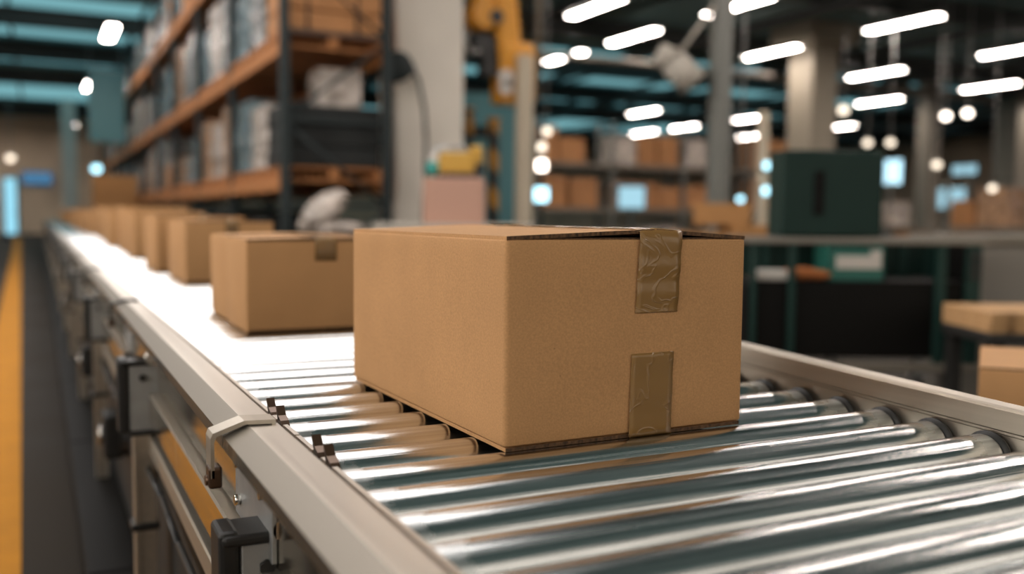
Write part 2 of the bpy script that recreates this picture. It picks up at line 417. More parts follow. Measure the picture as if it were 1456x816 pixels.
roll_mesh = None
def make_roller(parent, y, near):
    global roll_mesh
    if roll_mesh is None:
        prof = [(.004, XA - .008), (.011, XA - .008), (.011, XA), (RR - .004, XA), (RR - .0012, XA + .0008), (RR, XA + .003), (RR, XA + .004), (RR, XA + .006), (RR, XA + .02), (RR, 0.), (RR, .3), (RR, XB - .02), (RR, XB - .006), (RR, XB - .004), (RR, XB - .003), (RR - .0012, XB - .0008), (RR - .004, XB), (.011, XB), (.011, XB + .008), (.004, XB + .008)]
        o = MB().lathe(prof, 'X', (0, 0, 0), 40).build('roller', M['roller'], parent); roll_mesh = o.data
    else:
        o = bpy.data.objects.new('roller', roll_mesh); COL.objects.link(o); o.parent = parent
    o.location = (0, y, -RR)
    o.rotation_euler = (R.uniform(0, 6.28), 0, 0)
    if near:
        for x0, x1 in ((XB + .005, XB + .0083), (XA - .0043, XA - .001)):  # black discs painting the shadow around the roller ends
            key = 'b%d' % (x0 > 0)
            if key not in KID:
                q = MB().lathe([(.0125, x0), (RR + .0035, x0), (RR + .0035, x1), (.0125, x1)], 'X', (0, 0, 0), 28).build('bearing_collar', M['bearing'], o); KID[key] = q.data
            else:
                q = bpy.data.objects.new('bearing_collar', KID[key]); COL.objects.link(q); q.parent = o
    return o

def tone_rail_faces(o):
    # extrusion: polished vertical web, outer band coloured darker as its shade, pale top
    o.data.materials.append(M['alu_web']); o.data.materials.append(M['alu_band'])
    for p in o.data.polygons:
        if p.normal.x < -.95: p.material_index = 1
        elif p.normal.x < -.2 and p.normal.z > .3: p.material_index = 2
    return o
def leg(parent, ly, sx, detail, dx=0., dz=0.):
    # sx = -1 left outside, +1 right outside
    before = set(bpy.data.objects)
    X = -.270 if sx < 0 else .630
    g = MB()
    # open channel facing along the conveyor, standing outside the rail
    g.box(X - .030, X + .030, ly - .006, ly, -.185, -.05, .001, 1)
    g.box(X - .030, X - .025, ly, ly + .05, -.185, -.05); g.box(X + .025, X + .030, ly, ly + .05, -.185, -.05)
    o = g.build('leg_bracket_plate', M['plate'], parent)
    g = MB().box(X - .050, X + .020, ly - .010, ly + .055, -.050, -.038, .004)
    g.box(X - .053, X - .032, ly - .006, ly + .050, -.192, -.034, .005)
    g.box(X - .034, X + .030, ly - .008, ly + .052, -.197, -.187, .003)
    g.build('clamp_bracket', M['black'], parent)
    MB().box(X - .032, X + .024, ly - .008, ly + .054, -.400, -.385, .003).build('leg_collar', M['black'], parent)
    g = MB().box(X - .020, X + .014, ly, ly + .045, FZ + .05, -.188, .002)
    g.box(X - .024, X - .016, ly - .004, ly + .05, FZ + .03, -.200)
    g.box(X + .010, X + .018, ly - .004, ly + .05, FZ + .03, -.200)
    lg = g.build('leg', M['alu_side'], parent)
    MB().lathe([(.045, FZ), (.045, FZ + .008), (.018, FZ + .022), (.010, FZ + .030), (.010, FZ + .06)], 'Z', (X, ly + .022, 0), 18).build('leveling_foot', M['black'], lg)
    if detail:
        # bolt with washer on the plate, clamp knob above
        MB().cyl((X - .005, ly - .012, -.075), (X - .005, ly - .006, -.075), .008, n=6).build('bolt', M['black'], parent)
        s = sx
        k = MB().cyl((X + .012, ly - .02, -.034), (X + .012, ly + .01, -.034), .013, n=14)
        k.cyl((X + .012, ly - .026, -.034), (X + .012, ly - .018, -.034), .008, n=6)
        k.build('clamp_bolt', M['bolt'], parent)
        if ly < .5: MB().cyl((X - .002, ly - .03, -.115), (X - .002, ly - .006, -.115), .018, n=16).cyl((X - .002, ly - .034, -.115), (X - .002, ly - .028, -.115), .013, n=16).build('clamp_knob', M['black'], parent)
    for o in set(bpy.data.objects) - before:
        if o.parent is parent: o.location = Vector(o.location) + Vector((dx, 0, dz))

def conveyor_section(k, label, detail):
    y0 = JY + SEC * k; y1 = y0 + SEC
    root = empty('roller_conveyor', (.2, y0, FZ), label, 'roller conveyor', 'roller conveyor sections end to end')
    inv = Vector((-.2, -y0, -FZ))
    holder = root
    parts = []
    def P(o):
        o.location = Vector(o.location) + inv; return o
    g = .003
    P(tone_rail_faces(MB().prism(RAIL_L, y0 + g, y1 - g).build('side_rail', M['alu'], root)))
    mb = MB()
    if k == -1:
        mb.prism(RAIL_R, y0, JY, rail_top(y0), rail_top(JY))
    elif k == 0:
        mb.prism(RAIL_R, JY, .32, rail_top(JY), rail_top(.32)); mb.prism(RAIL_R, .32, y1 - g, .049, .049)
    else:
        mb.prism(RAIL_R, y0 + g, y1 - g, .049, .049)
    P(mb.build('side_rail', M['alu_side'], root))
    # inner guide strip at the roller ends
    ST = [(-.2225, .006), (-.205, .008), (-.203, .013), (-.1975, .013), (-.1965, .010), (-.1965, -.040), (-.2225, -.040)]
    if detail == 2:
        cuts = {0: [(y0 + g, .19), (.225, y1 - g)], -1: [(y0 + g, .020), (.055, y1 - g)]}[k]
    else: cuts = [(y0 + g, y1 - g)]
    for a, b in cuts: P(MB().prism(ST, a, b).build('guide_strip', M['alu'], root))
    if detail == 2:
        for cy in {0: (.207, .262), -1: (.037, -.010)}[k]:
            q = MB().prismX([(cy - .018, .008), (cy - .008, .016), (cy + .005, .020), (cy + .016, .030), (cy + .0175, .028), (cy + .008, .015), (cy + .010, .006)], -.204, -.194)
            q.box(-.222, -.203, cy - .010, cy + .012, -.02, .009, .002)
            P(q.build('retaining_clip', M['clip'], root))
    # rollers
    for i in range(NR):
        y = y0 + PITCH * (i + .5) - .003
        o = make_roller(root, y, -2 <= k <= 2); P(o)
    if k >= 0: P(MB().box(-.225, -.215, y0 + .02, y1 - .02, -.79, -.34).build('base_panel', M['steel_dark'], root))  # dark sheet standing in for shade under the conveyor
    P(MB().box(-.37, -.225, y0 + .004, y1 - .004, FZ, FZ + .10, .01).build('cable_trough', M['black_panel'], root))  # low black box put in for dark clutter and shade
    # lower side bars outside the web (cable ledge), in two joined lengths
    if k >= -1:
        a, b = y0 + (.03 if k != 0 else .03), y1 - .03
        if k == 0: b = 1.30
        LB = [(-.232, -.108), (-.261, -.108), (-.264, -.111), (-.264, -.168), (-.260, -.168), (-.260, -.114), (-.232, -.114)]
        for s0, s1 in ((a, a + (b - a) * .48), (a + (b - a) * .482, a + (b - a) * .76), (a + (b - a) * .762, b)):
            P(tone_rail_faces(MB().prism(LB, s0, s1).build('ledge_bar', M['alu'], root)))
        P(MB().prism([(-.240, -.20), (-.262, -.20), (-.264, -.203), (-.264, -.235), (-.240, -.235)], a, b).build('cable_duct', M['alu_side'], root))
        P(MB().prism([(-.235, -.120), (-.250, -.120), (-.250, -.330), (-.235, -.330)], a + .05, b - .05).build('side_skirt', M['steel_dark'], root))
        P(MB().tube([(-.268, a + .1, -.268), (-.268, a + .5, -.275), (-.268, b - .4, -.262), (-.268, b - .1, -.272)], .006, 8).build('cable', M['black'], root))
    # bed cross members and tray under the rollers
    q = MB()
    for yy in (y0 + .2, y0 + .82, y0 + 1.44): q.box(-.236, .604, yy - .02, yy + .02, -.13, -.09)
    P(q.build('cross_member', M['steel'], root))
    P(MB().box(-.234, .604, y0 + g, y1 - g, -.082, -.076).build('bed_tray', M['steel_dark'], root))
    # joint bracket over the left rail at the section's near end
    if k >= 0:
        q = MB()
        pr = [(-.232, .0355), (-.260, .037), (-.292, .026), (-.2945, .020), (-.2945, -.020), (-.2985, -.020), (-.2985, .024), (-.296, .030), (-.262, .0415), (-.2275, .040), (-.2275, .020), (-.232, .020)]
        q.prism([(x, z - .004) for x, z in pr], y0 - .012, y0 + .020)
        P(q.build('joint_clip', M['alu_side'] if k == 0 else M['black'], root))
        q = MB().box(-.3005, -.286, y0 - .012, y0 + .012, -.036, -.012, .003)
        q.cyl((-.303, y0, -.028), (-.290, y0, -.028), .006, n=8)
        P(q.build('clip_latch', M['clip'], root))
        P(MB().box(-.2525, -.2465, y0 - .10, y0 + .10, -.098, .001, .001, 1).build('splice_plate', M['steel'], root))
        for bz, by in ((-.03, -.07), (-.03, .07), (-.075, -.07), (-.075, .07)):
            P(MB().cyl((-.2595, y0 + by, bz), (-.2525, y0 + by, bz), .007, n=6).build('bolt', M['bolt'], root))
    n0 = len(bpy.data.objects)
    legs = {-1: (.05,), 0: (1.15,)}.get(k, (y0 + 1.0,))
    before = set(bpy.data.objects)
    for ly in legs:
        leg(root, ly, -1, detail > 0, *((.020, -.028) if k == -1 else (0., 0.)))
        if k > -2: leg(root, ly, 1, False)
    q = MB()
    for ly in legs: q.box(-.26, .61, ly + .012, ly + .034, -.62, -.58)
    q.build('leg_brace', M['steel'], root)
    for o in set(bpy.data.objects) - before:
        if o.parent is root: P(o)
    # drive unit slung underneath
    if k >= 0 and k % 2 == 0 or k == 1:
        ym = y0 + .45
        q = MB().cyl((-.25, ym, -.42), (.05, ym, -.42), .075, n=24)
        for j in range(8): q.cyl((-.22 + j * .03, ym, -.42), (-.215 + j * .03, ym, -.42), .084, n=24)
        q.box(-.30, -.24, ym - .06, ym + .06, -.49, -.35, .012)
        q.box(-.12, .02, ym - .05, ym + .05, -.345, -.08)
        P(q.build('drive_motor', M['black'], root))
        P(MB().cyl((-.31, ym, -.42), (-.30, ym, -.42), .03, n=16).build('motor_cap', M['bolt'], root))
    return root
names = {-1: 'nearest roller conveyor section, its silver rollers filling the bottom right of the picture',
         0: 'roller conveyor section carrying the large taped box, joined by the silver clip',
         1: 'roller conveyor section starting at the black clip, under the third carton'}
for k in range(-1, 21):
    conveyor_section(k, names.get(k, 'roller conveyor section, %s one beyond the black rail clip' % ORD[k - 1]), 2 if k in (-1, 0) else (1 if k < 4 else 0))

# ------------------------------------------------------------------ cartons
def slab(mb, x0, x1, y0, y1, zL, zR, t):
    # sloping flap: underside zL at x0, zR at x1
    vs = []
    for y in (y0, y1):
        vs.append([mb.bm.verts.new(p) for p in ((x0, y, zL), (x1, y, zR), (x1, y, zR + t), (x0, y, zL + t))])
    A, B = vs
    for i in range(4): mb.bm.faces.new((A[i], A[(i + 1) % 4], B[(i + 1) % 4], B[i]))
    mb.bm.faces.new(A[::-1]); mb.bm.faces.new(B)

def carton(loc, rz, W, D, H, label, m, hero=False, tape=True, group='cartons riding on the conveyor', name='cardboard_box'):
    root = empty(name, loc, label, 'cardboard box', group, rz)
    t = .0045
    zb = t + .002
    zt = H - t - .006
    # carton wall: rounded vertical creases, slightly proud front panel
    b = MB()
    tb = bmesh.new(); bmesh.ops.create_cube(tb, size=1)
    for v in tb.verts: v.co = Vector(((v.co.x + .5) * W, (v.co.y + .5) * D, zb + (v.co.z + .5) * (zt - zb)))
    ve = [e for e in tb.edges if abs(e.verts[0].co.z - e.verts[1].co.z) > .01]
    bmesh.ops.bevel(tb, geom=ve, offset=.006 if hero else .0045, segments=4, affect='EDGES', profile=.5)
    he = [e for e in tb.edges if abs(e.verts[0].co.z - e.verts[1].co.z) < 1e-5 and e.is_manifold and any(abs(f.normal.z) > .9 for f in e.link_faces)]
    bmesh.ops.bevel(tb, geom=he, offset=.0025, segments=3, affect='EDGES', profile=.5)
    for f in tb.faces: f.smooth = True
    if hero:
        bmesh.ops.subdivide_edges(tb, edges=[e for e in tb.edges if e.calc_length() > .1], cuts=14, use_grid_fill=True)
        for v in tb.verts:   # panels belly a little between the creases
            x, y, z = v.co
            fx = max(0, math.sin(math.pi * min(1, max(0, x / W)))); fy = max(0, math.sin(math.pi * min(1, max(0, y / D)))); fz = max(0, math.sin(math.pi * min(1, max(0, (z - zb) / (zt - zb)))))
            if y < .003: v.co.y -= .0018 * fx * fz
            if x < .003: v.co.x -= .0020 * fy * fz
    b.merge(tb)
    body = b.build('carton_body', m, root)
    for p in body.data.polygons: p.use_smooth = True
    rise = .008 if hero else .004
    gap = .0015
    sp = .59 if hero else .5
    # two long top flaps, hinged on the sides and meeting at the middle seam
    for i in (0, 1):
        f = MB()
        x0, x1 = ((.0015, W * sp - gap) if i == 0 else (W * sp + gap, W - .0015))
        zl, zr = ((zt - .0005, zt + rise) if i == 0 else (zt + rise, zt - .0005))
        slab(f, x0, x1, .001, D - .001, zl, zr, t)
        fl = f.build('top_flap', m, root)
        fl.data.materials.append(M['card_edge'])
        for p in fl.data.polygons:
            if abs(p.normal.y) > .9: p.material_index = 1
        f = MB()
        slab(f, x0 + .002, x1, .003, D - .003, .0005 if i == 0 else .0005, .0005, t)
        fl = f.build('bottom_flap', m, root); fl.data.materials.append(M['card_edge'])
        for p in fl.data.polygons:
            if abs(p.normal.y) > .9: p.material_index = 1
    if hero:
        # inner flap coloured dark as the shade in the gap below the outer flaps
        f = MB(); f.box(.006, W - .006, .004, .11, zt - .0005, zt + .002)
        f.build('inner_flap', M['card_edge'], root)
    if tape:
        tw = .0625 if hero else .05
        cx = W * .607 if hero else W * .52
        # the strip: along the top seam, bent over the front edge and down the panel
        if hero:
            path = [(.40, H + .0045)]
            N = 30
            for i in range(N): path.append((.38 - .37 * i / (N - 1), zt + rise + t + .0006))
            path += [(.003, zt + rise + t - .0002), (-.0016, zt + rise + .001), (-.0036, zt - .004), (-.0026, zt - .014)]
            z = zt - .022; end = zt - .088
            while z > end: path.append((-.0029 - .0006 * math.sin(z * 190), z)); z -= .004
            path.append((-.0028, end))
        else:
            path = [(D - .01, zt + rise + t + .0006), (.01, zt + rise + t + .0006), (.0, zt + rise + t - .001), (-.0022, zt), (-.0018, zt - .045)]
        def strip(path, x_mid, w, skew=0.):
            mb = MB(); n = 9; prev = None
            zs = path[-1][1]
            for j, (y, z) in enumerate(path):
                row = []
                for i in range(n):
                    u = i / (n - 1) - .5
                    wob = .0004 * math.sin(9 * u + j * 1.7) + .0003 * math.sin(23 * u - j * .9)
                    x = x_mid + u * w + (skew * (zt - z) if y < .001 else 0)
                    if z > zt - .002 and y > .0:
                        zz = z - abs(x - W * sp) * rise / (W * sp) + wob + .0004; yy = y
                    else: zz = z; yy = y - abs(wob)
                    row.append(mb.bm.verts.new((x, yy, zz)))
                if prev:
                    for i in range(n - 1):
                        f = mb.bm.faces.new((prev[i], prev[i + 1], row[i + 1], row[i])); f.smooth = True
                prev = row
            o = mb.build('packing_tape', M['tape'], root)
            so = o.modifiers.new('thickness', 'SOLIDIFY'); so.thickness = .0004; so.offset = 0
            return o
        strip(path, cx, tw, -.055 if hero else 0)
        if hero:
            low = []
            z = .103
            while z > .006: low.append((-.0027 - .0004 * math.sin(z * 150), z)); z -= .005
            low += [(-.0022, .004), (.001, .0004), (.02, .0002)]
            strip(low, W * .588, .0625, -.02)
    return root

BW, BD, BH = .3450, .5310, .2500
hero = carton((0, 0, 0), .022, BW, BD, BH, 'large brown taped cardboard box in front, sharp on the rollers', M['card'], hero=True)
cartons = [
    ((-.052, 1.194, 0), .0, .345, .250, .217, 'cardboard box with a tape tab, right behind the large front box'),
    ((-.045, 1.462, 0), .0, .345, .262, .219, 'cardboard box pressed against the back of the box with the tape tab'),
    ((.040, 2.855, 0), .0, .335, .53, .247, 'third cardboard box up the conveyor, standing after the bright rollers'),
    ((.024, 3.70, 0), .0, .40, .55, .266, 'fourth cardboard box up the conveyor, overlapped by the third'),
    ((.060, 5.3, 0), .0, .42, .55, .29, 'fifth cardboard box up the conveyor'),
    ((.086, 6.32, 0), .0, .44, .62, .325, 'sixth cardboard box up the conveyor, slightly taller than its neighbours'),
    ((.06, 7.5, 0), .0, .42, .55, .30, 'seventh cardboard box up the conveyor'),
    ((.12, 9.2, 0), .0, .42, .6, .33, 'eighth cardboard box up the conveyor'),
    ((.15, 10.75, 0), .0, .42, .6, .36, 'ninth cardboard box up the conveyor'),
    ((.11, 12.4, 0), .0, .44, .7, .33, 'tenth cardboard box up the conveyor'),
    ((.10, 14.4, 0), .0, .44, .7, .33, 'eleventh cardboard box up the conveyor'),
    ((.10, 17.2, 0), .0, .44, .7, .36, 'twelfth cardboard box up the conveyor'),
    ((.12, 20.3, 0), .0, .44, .7, .36, 'thirteenth cardboard box up the conveyor, small with distance'),
    ((.05, 25.0, 0), .0, .44, .7, .36, 'last cardboard box visible up the conveyor'),
]
for loc, rz, w, d, hgt, lab in cartons:
    carton(loc, rz, w, d, hgt, lab, M['card'], tape=loc[1] < 1.4 or loc[1] > 2.5 and loc[1] < 5)

# carton on a low trolley, right of the near conveyor
def trolley():
    r = empty('platform_trolley', (1.75, .55, FZ), 'low dark platform trolley under the carton right of the conveyor', 'trolley')
    MB().box(-.36, .36, -.36, .50, .44, .48, .01).build('deck', M['steel_dark'], r)
    f = MB()
    for x in (-.32, .32):
        for y in (-.32, .46): f.box(x - .02, x + .02, y - .02, y + .02, .12, .44)
    f.box(-.32, .32, -.33, -.31, .20, .23); f.box(-.32, .32, .45, .47, .20, .23)
    f.build('frame', M['steel_dark'], r)
    for x in (-.32, .32):
        for y in (-.32, .46):
            MB().cyl((x - .018, y, .06), (x + .018, y, .06), .06, n=20).build('wheel', M['black'], r)
trolley()
carton((1.50, .53, FZ + .48), -.93, .46, .42, .252, 'plain cardboard box standing low beyond the right rail', M['card'], tape=False, group='cartons off the conveyor')

# ------------------------------------------------------------------ pallets, loads and racks
def pallet_mesh(w, d):
    m = MB()
    for i in range(3): m.box(-w / 2 + (w - .1) * i / 2, -w / 2 + (w - .1) * i / 2 + .1, -d / 2, d / 2, 0, .02)
    for i in range(3):
        for j in range(3):
            x = -w / 2 + (w - .1) * i / 2; y = -d / 2 + (d - .12) * j / 2
            m.box(x, x + .1, y, y + .12, .02, .10)
    for j in range(6):
        y = -d / 2 + (d - .1) * j / 5; m.box(-w / 2, w / 2, y, y + .1, .10, .124)
    return m
PAL = {}
def pallet(loc, rz, w, d, label, group=None):
    key = (w, d)
    if key not in PAL:
        o = pallet_mesh(w, d).build('wooden_pallet', M['wood']); PAL[key] = o.data
    else:
        o = bpy.data.objects.new('wooden_pallet', PAL[key]); COL.objects.link(o)
    o.location = loc; o.rotation_euler = (0, 0, rz); tag(o, label, 'pallet', group); return o

def wrapped_load(loc, rz, w, d, h, kind, label, group):
    r = empty('wrapped_load', loc, label, 'wrapped load', group, rz)
    mm = {'grey': M['wrap_grey'], 'white': M['wrap_white'], 'blue': M['wrap_blue'], 'tan': M['wrap_tan'], 'dark': M['load_dark'], 'brown': M['card_far']}[kind]
    b = MB(); rr = random.Random(int(1000 * (loc[0] + loc[1] * 3 + loc[2] * 7)))
    n = 3; hh = 0.
    for k in range(n):
        th = h / n; dx = rr.uniform(-.015, .015); dy = rr.uniform(-.015, .015)
        b.box(-w / 2 + dx, w / 2 + dx, -d / 2 + dy, d / 2 + dy, hh, hh + th, .03, 3); hh += th
    o = b.build('load_body', mm, r)
    if kind == 'dark': return r
    s = MB()
    for x in (-w * .25, w * .25): s.box(x - .012, x + .012, -d / 2 - .02, d / 2 + .02, -.0, h + .006)
    s.build('strap', M['wrap_white' if kind in ('dark', 'blue') else 'load_dark'], r)
    return r

def small_cartons(x0, x1, y0, y1, z, hh, rr, label_f, group, along):
    # a row of cartons filling one bay of shelf
    p = x0 if along == 'x' else y0
    end = x1 if along == 'x' else y1
    n = 0
    while True:
        w = rr.uniform(.42, .62)
        if p + w > end: break
        ht = hh * rr.uniform(.75, 1.)
        b = MB()
        if along == 'x': b.box(-w / 2 + .01, w / 2 - .01, -.32, .32, 0, ht, .006, 2); loc = (p + w / 2, (y0 + y1) / 2, z)
        else: b.box(-.32, .32, -w / 2 + .01, w / 2 - .01, 0, ht, .006, 2); loc = ((x0 + x1) / 2, p + w / 2, z)
        o = b.build('stored_carton', M['card_far' if rr.random() < .75 else 'wrap_tan']); o.location = loc
        tag(o, label_f(n), 'cardboard box', group); n += 1
        p += w + rr.uniform(0, .06)

# tall rack along the left aisle: face at X = 1.86, from Y = 9.0 away
RX0, RX1, RY0, BAY, NB = 1.80, 3.00, 8.95, 2.9, 11
LV = [.66, 2.06, 3.62]
rack = empty('pallet_rack', ((RX0 + RX1) / 2, RY0, FZ), 'tall slate and orange pallet rack running along the conveyor into the distance', 'pallet rack')
inv = -Vector(rack.location)
for k in range(NB + 1):
    y = RY0 + k * BAY; top = CEIL - .25
    u = MB()
    for x in (RX0, RX1 - .09):
        u.box(x, x + .09, y - .05, y + .05, FZ, top); u.box(x - .03, x + .12, y - .08, y + .08, FZ, FZ + .012)
    z = FZ + .25; s = 1
    while z < top - .9:
        u.box(RX0 + .09, RX1 - .09, y - .02, y + .02, z, z + .045)
        a, b = Vector((RX0 + .09, y, z + .05)), Vector((RX1 - .09, y, z + .85))
        if s < 0: a.x, b.x = b.x, a.x
        u.cyl(a, b, .018, n=8); z += .9; s = -s
    o = u.build('upright_frame', M['rack'], rack); o.location = inv
for k in range(NB):
    for z in LV:
        for x in (RX0 - .01, RX1 - .06):
            o = MB().box(x, x + .07, RY0 + k * BAY + .05, RY0 + (k + 1) * BAY - .05, z - .14, z, .006).build('shelf_beam', M['rack_beam'], rack); o.location = inv
    for z in LV:
        o = MB().box(RX0 + .06, RX1 - .06, RY0 + k * BAY + .12, RY0 + (k + 1) * BAY - .12, z - .03, z).build('shelf_deck', M['wood'], rack); o.location = inv
LVN = ['floor level', 'lowest shelf', 'middle shelf', 'upper shelf']
kinds = ['grey', 'tan', 'white', 'blue', 'grey', 'brown', 'white', 'grey', 'tan', 'blue']
rr = random.Random(4)
fixed = {(0, 1, 0): ('dark', .66), (0, 1, 1): ('white', .75), (0, 1, 2): ('blue', .9), (0, 2, 0): ('brown', .75), (0, 2, 1): ('grey', 1.0), (0, 2, 2): ('blue', .8), (0, 0, 0): ('dark', .55), (0, 0, 1): ('dark', .9), (0, 0, 2): ('dark', .8), (0, 3, 0): ('brown', .8), (0, 3, 1): ('grey', .9),
         (1, 0, 0): ('dark', 1.0), (1, 0, 1): ('dark', 1.0), (1, 1, 0): ('tan', .95), (1, 1, 1): ('white', .8), (1, 1, 2): ('tan', .9), (1, 2, 0): ('grey', 1.0), (1, 2, 1): ('white', 1.05), (1, 2, 2): ('blue', .8)}
kword = dict(grey='grey', white='pale', blue='blue-grey', tan='tan', dark='charcoal', brown='brown')
for k in range(NB):
    for lv in range(4):
        z = FZ if lv == 0 else LV[lv - 1]
        for j in range(3):
            y = RY0 + k * BAY + .52 + j * .93; x = (RX0 + RX1) / 2
            kind, h = fixed.get((k, lv, j), (rr.choice(kinds), rr.choice([.45, .6, .75, .85, .95, 1.05])))
            if lv == 3: h = min(h, .85)
            if lv == 0 and (k, lv, j) not in fixed: kind = rr.choice(['dark', 'dark', 'blue', 'grey'])
            third = ('near', 'middle', 'far')[j]
            where = 'on the %s of the tall rack, %s bay, %s third' % (LVN[lv], ORD[k], third)
            if lv == 0: where = 'at the foot of the tall rack, %s bay, %s third' % (ORD[k], third)
            pallet((x, y, z), 0, 1.16, .80, 'pallet ' + where, 'pallets in the tall rack')
            wrapped_load((x, y, z + .124), 0, 1.08, .76, h, kind, '%s load %s' % (kword[kind], where), 'loads in the tall rack')
o = MB().box(-.24, .24, -.22, .22, 0, .42, .012).build('stored_carton', M['wrap_white']); o.location = (2.52, RY0 + .50, LV[0] + .124 + .66)
tag(o, 'pale carton on top of the charcoal load at the near end of the tall rack', 'cardboard box')

# pale sacks piled on the floor-level load at the rack's near end
for i, (x, y, z, a) in enumerate([(2.15, 8.62, FZ, .2), (2.22, 8.60, FZ + .17, -.1), (2.12, 8.62, FZ + .34, .3), (2.2, 8.62, FZ + .51, 0), (2.2, 8.6, FZ + .68, .5), (2.3, 8.61, FZ + .85, .1)]):
    b = MB().sph((0, 0, .085), .30, (1., .72, .29))
    o = b.build('sack', M['wrap_white']); o.location = (x, y, z); o.rotation_euler = (0, 0, a)
    tag(o, 'pale plastic sack at the near end of the tall rack, %s' % ('topmost of its pile' if i == 5 else '%s from the floor' % ORD[i]), 'sack', 'sacks by the tall rack')

o = MB().sph((0, 0, 0), .19, (1.5, .9, .75)).sph((-.22, .02, -.03), .10, (1.2, .9, .8)).build('plastic_bundle', M['wrap_white']); o.location = (2.16, 8.60, .34); o.rotation_euler = (0, -.6, .1)
tag(o, 'slanting pale plastic bundle on the sacks at the near end of the tall rack', 'bundle')
# big carton stack standing on a pallet beside the far conveyor
pallet((1.30, 24.8, FZ), 0, 1.2, 1.2, 'wooden pallet under the big carton beside the far conveyor')
carton((.74, 24.25, FZ + .124), 0, 1.0, 1.1, 1.9, 'big brown carton standing on a pallet beside the far end of the conveyor', M['card2'], tape=False, group='cartons off the conveyor')

# ------------------------------------------------------------------ pillars and posts
def pillar(x, y, w, d, lab, m='concrete', cap=False, rz=0., name='pillar', top=CEIL):
    r = empty(name, (x, y, FZ), lab, 'pillar', None, rz)
    MB().box(-w / 2, w / 2, -d / 2, d / 2, .0, top - FZ - (.5 if cap else 0), .02).build('shaft', M[m], r)
    MB().box(-w / 2 - .02, w / 2 + .02, -d / 2 - .02, d / 2 + .02, 0, .12, .01).build('base', M['beam' if m != 'concrete' else 'concrete'], r)
    if cap: MB().box(-w / 2 - .35, w / 2 + .35, -d / 2 - .35, d / 2 + .35, CEIL - FZ - .5, CEIL - FZ, .02).build('capital', M[m], r)
    return r
pillar(3.70, 9.87, .84, .70, 'wide pale concrete pillar beside the near end of the pallet rack', rz=-.02, m='pillar_paint')
pillar(6.05, 7.15, .19, .17, 'slim grey-green steel column with a pale duct elbow', 'grey_col', name='steel_column')
pillar(17.45, 17.6, .85, .85, 'broad beige pillar with a wide head behind the green cabinet', 'duct_pale', True)
pillar(8.43, 9.17, .12, .12, 'thin beige post left of the green cabinet', 'beige', name='post', top=1.74)
pillar(28.0, 22.75, .58, .58, 'narrow taupe column right of the green cabinet', 'duct', name='steel_column')
pillar(32.0, 22.3, .9, .9, 'taupe pillar near the right edge of the picture', 'duct')
pillar(.79, 45.0, .6, .6, 'far beige pillar at the end of the conveyor', 'white')

# elbow of pale duct hanging from the slim column
q = MB().cyl((5.56, 7.33, 1.92), (5.76, 7.22, 1.68), .15, .16, n=20)
q.cyl((5.42, 7.42, 2.02), (5.56, 7.33, 1.92), .10, .15, n=20); q.cyl((5.56, 7.32, 1.92), (5.93, 7.13, 2.5), .02, n=10)
tag(q.build('duct_elbow', M['concrete']), 'pale duct elbow hanging beside the slim grey column', 'duct')

# hose reel and hose on the pillar's left side
r = empty('hose_reel', (3.20, 9.32, 1.95), 'dark teal hose reel with its hose, between rack and concrete pillar', 'hose reel')
MB().lathe([(.05, -.08), (.17, -.08), (.17, -.05), (.08, -.045), (.08, .045), (.17, .05), (.17, .08), (.05, .08)], 'Y', (0, 0, 0), 26).build('drum', M['rack'], r)
MB().box(-.03, .25, .08, .17, -.06, .06).box(-.05, .05, -.1, .12, -.02, .02).build('bracket', M['rack'], r)
pts = [(.15, -.02, .05), (.25, -.05, -.15), (.31, -.06, -.45), (.335, -.06, -.8), (.325, -.06, -1.2), (.30, -.06, -1.7), (.28, -.06, -2.3)]
MB().tube(pts, .022, 10).build('hose', M['rack'], r)

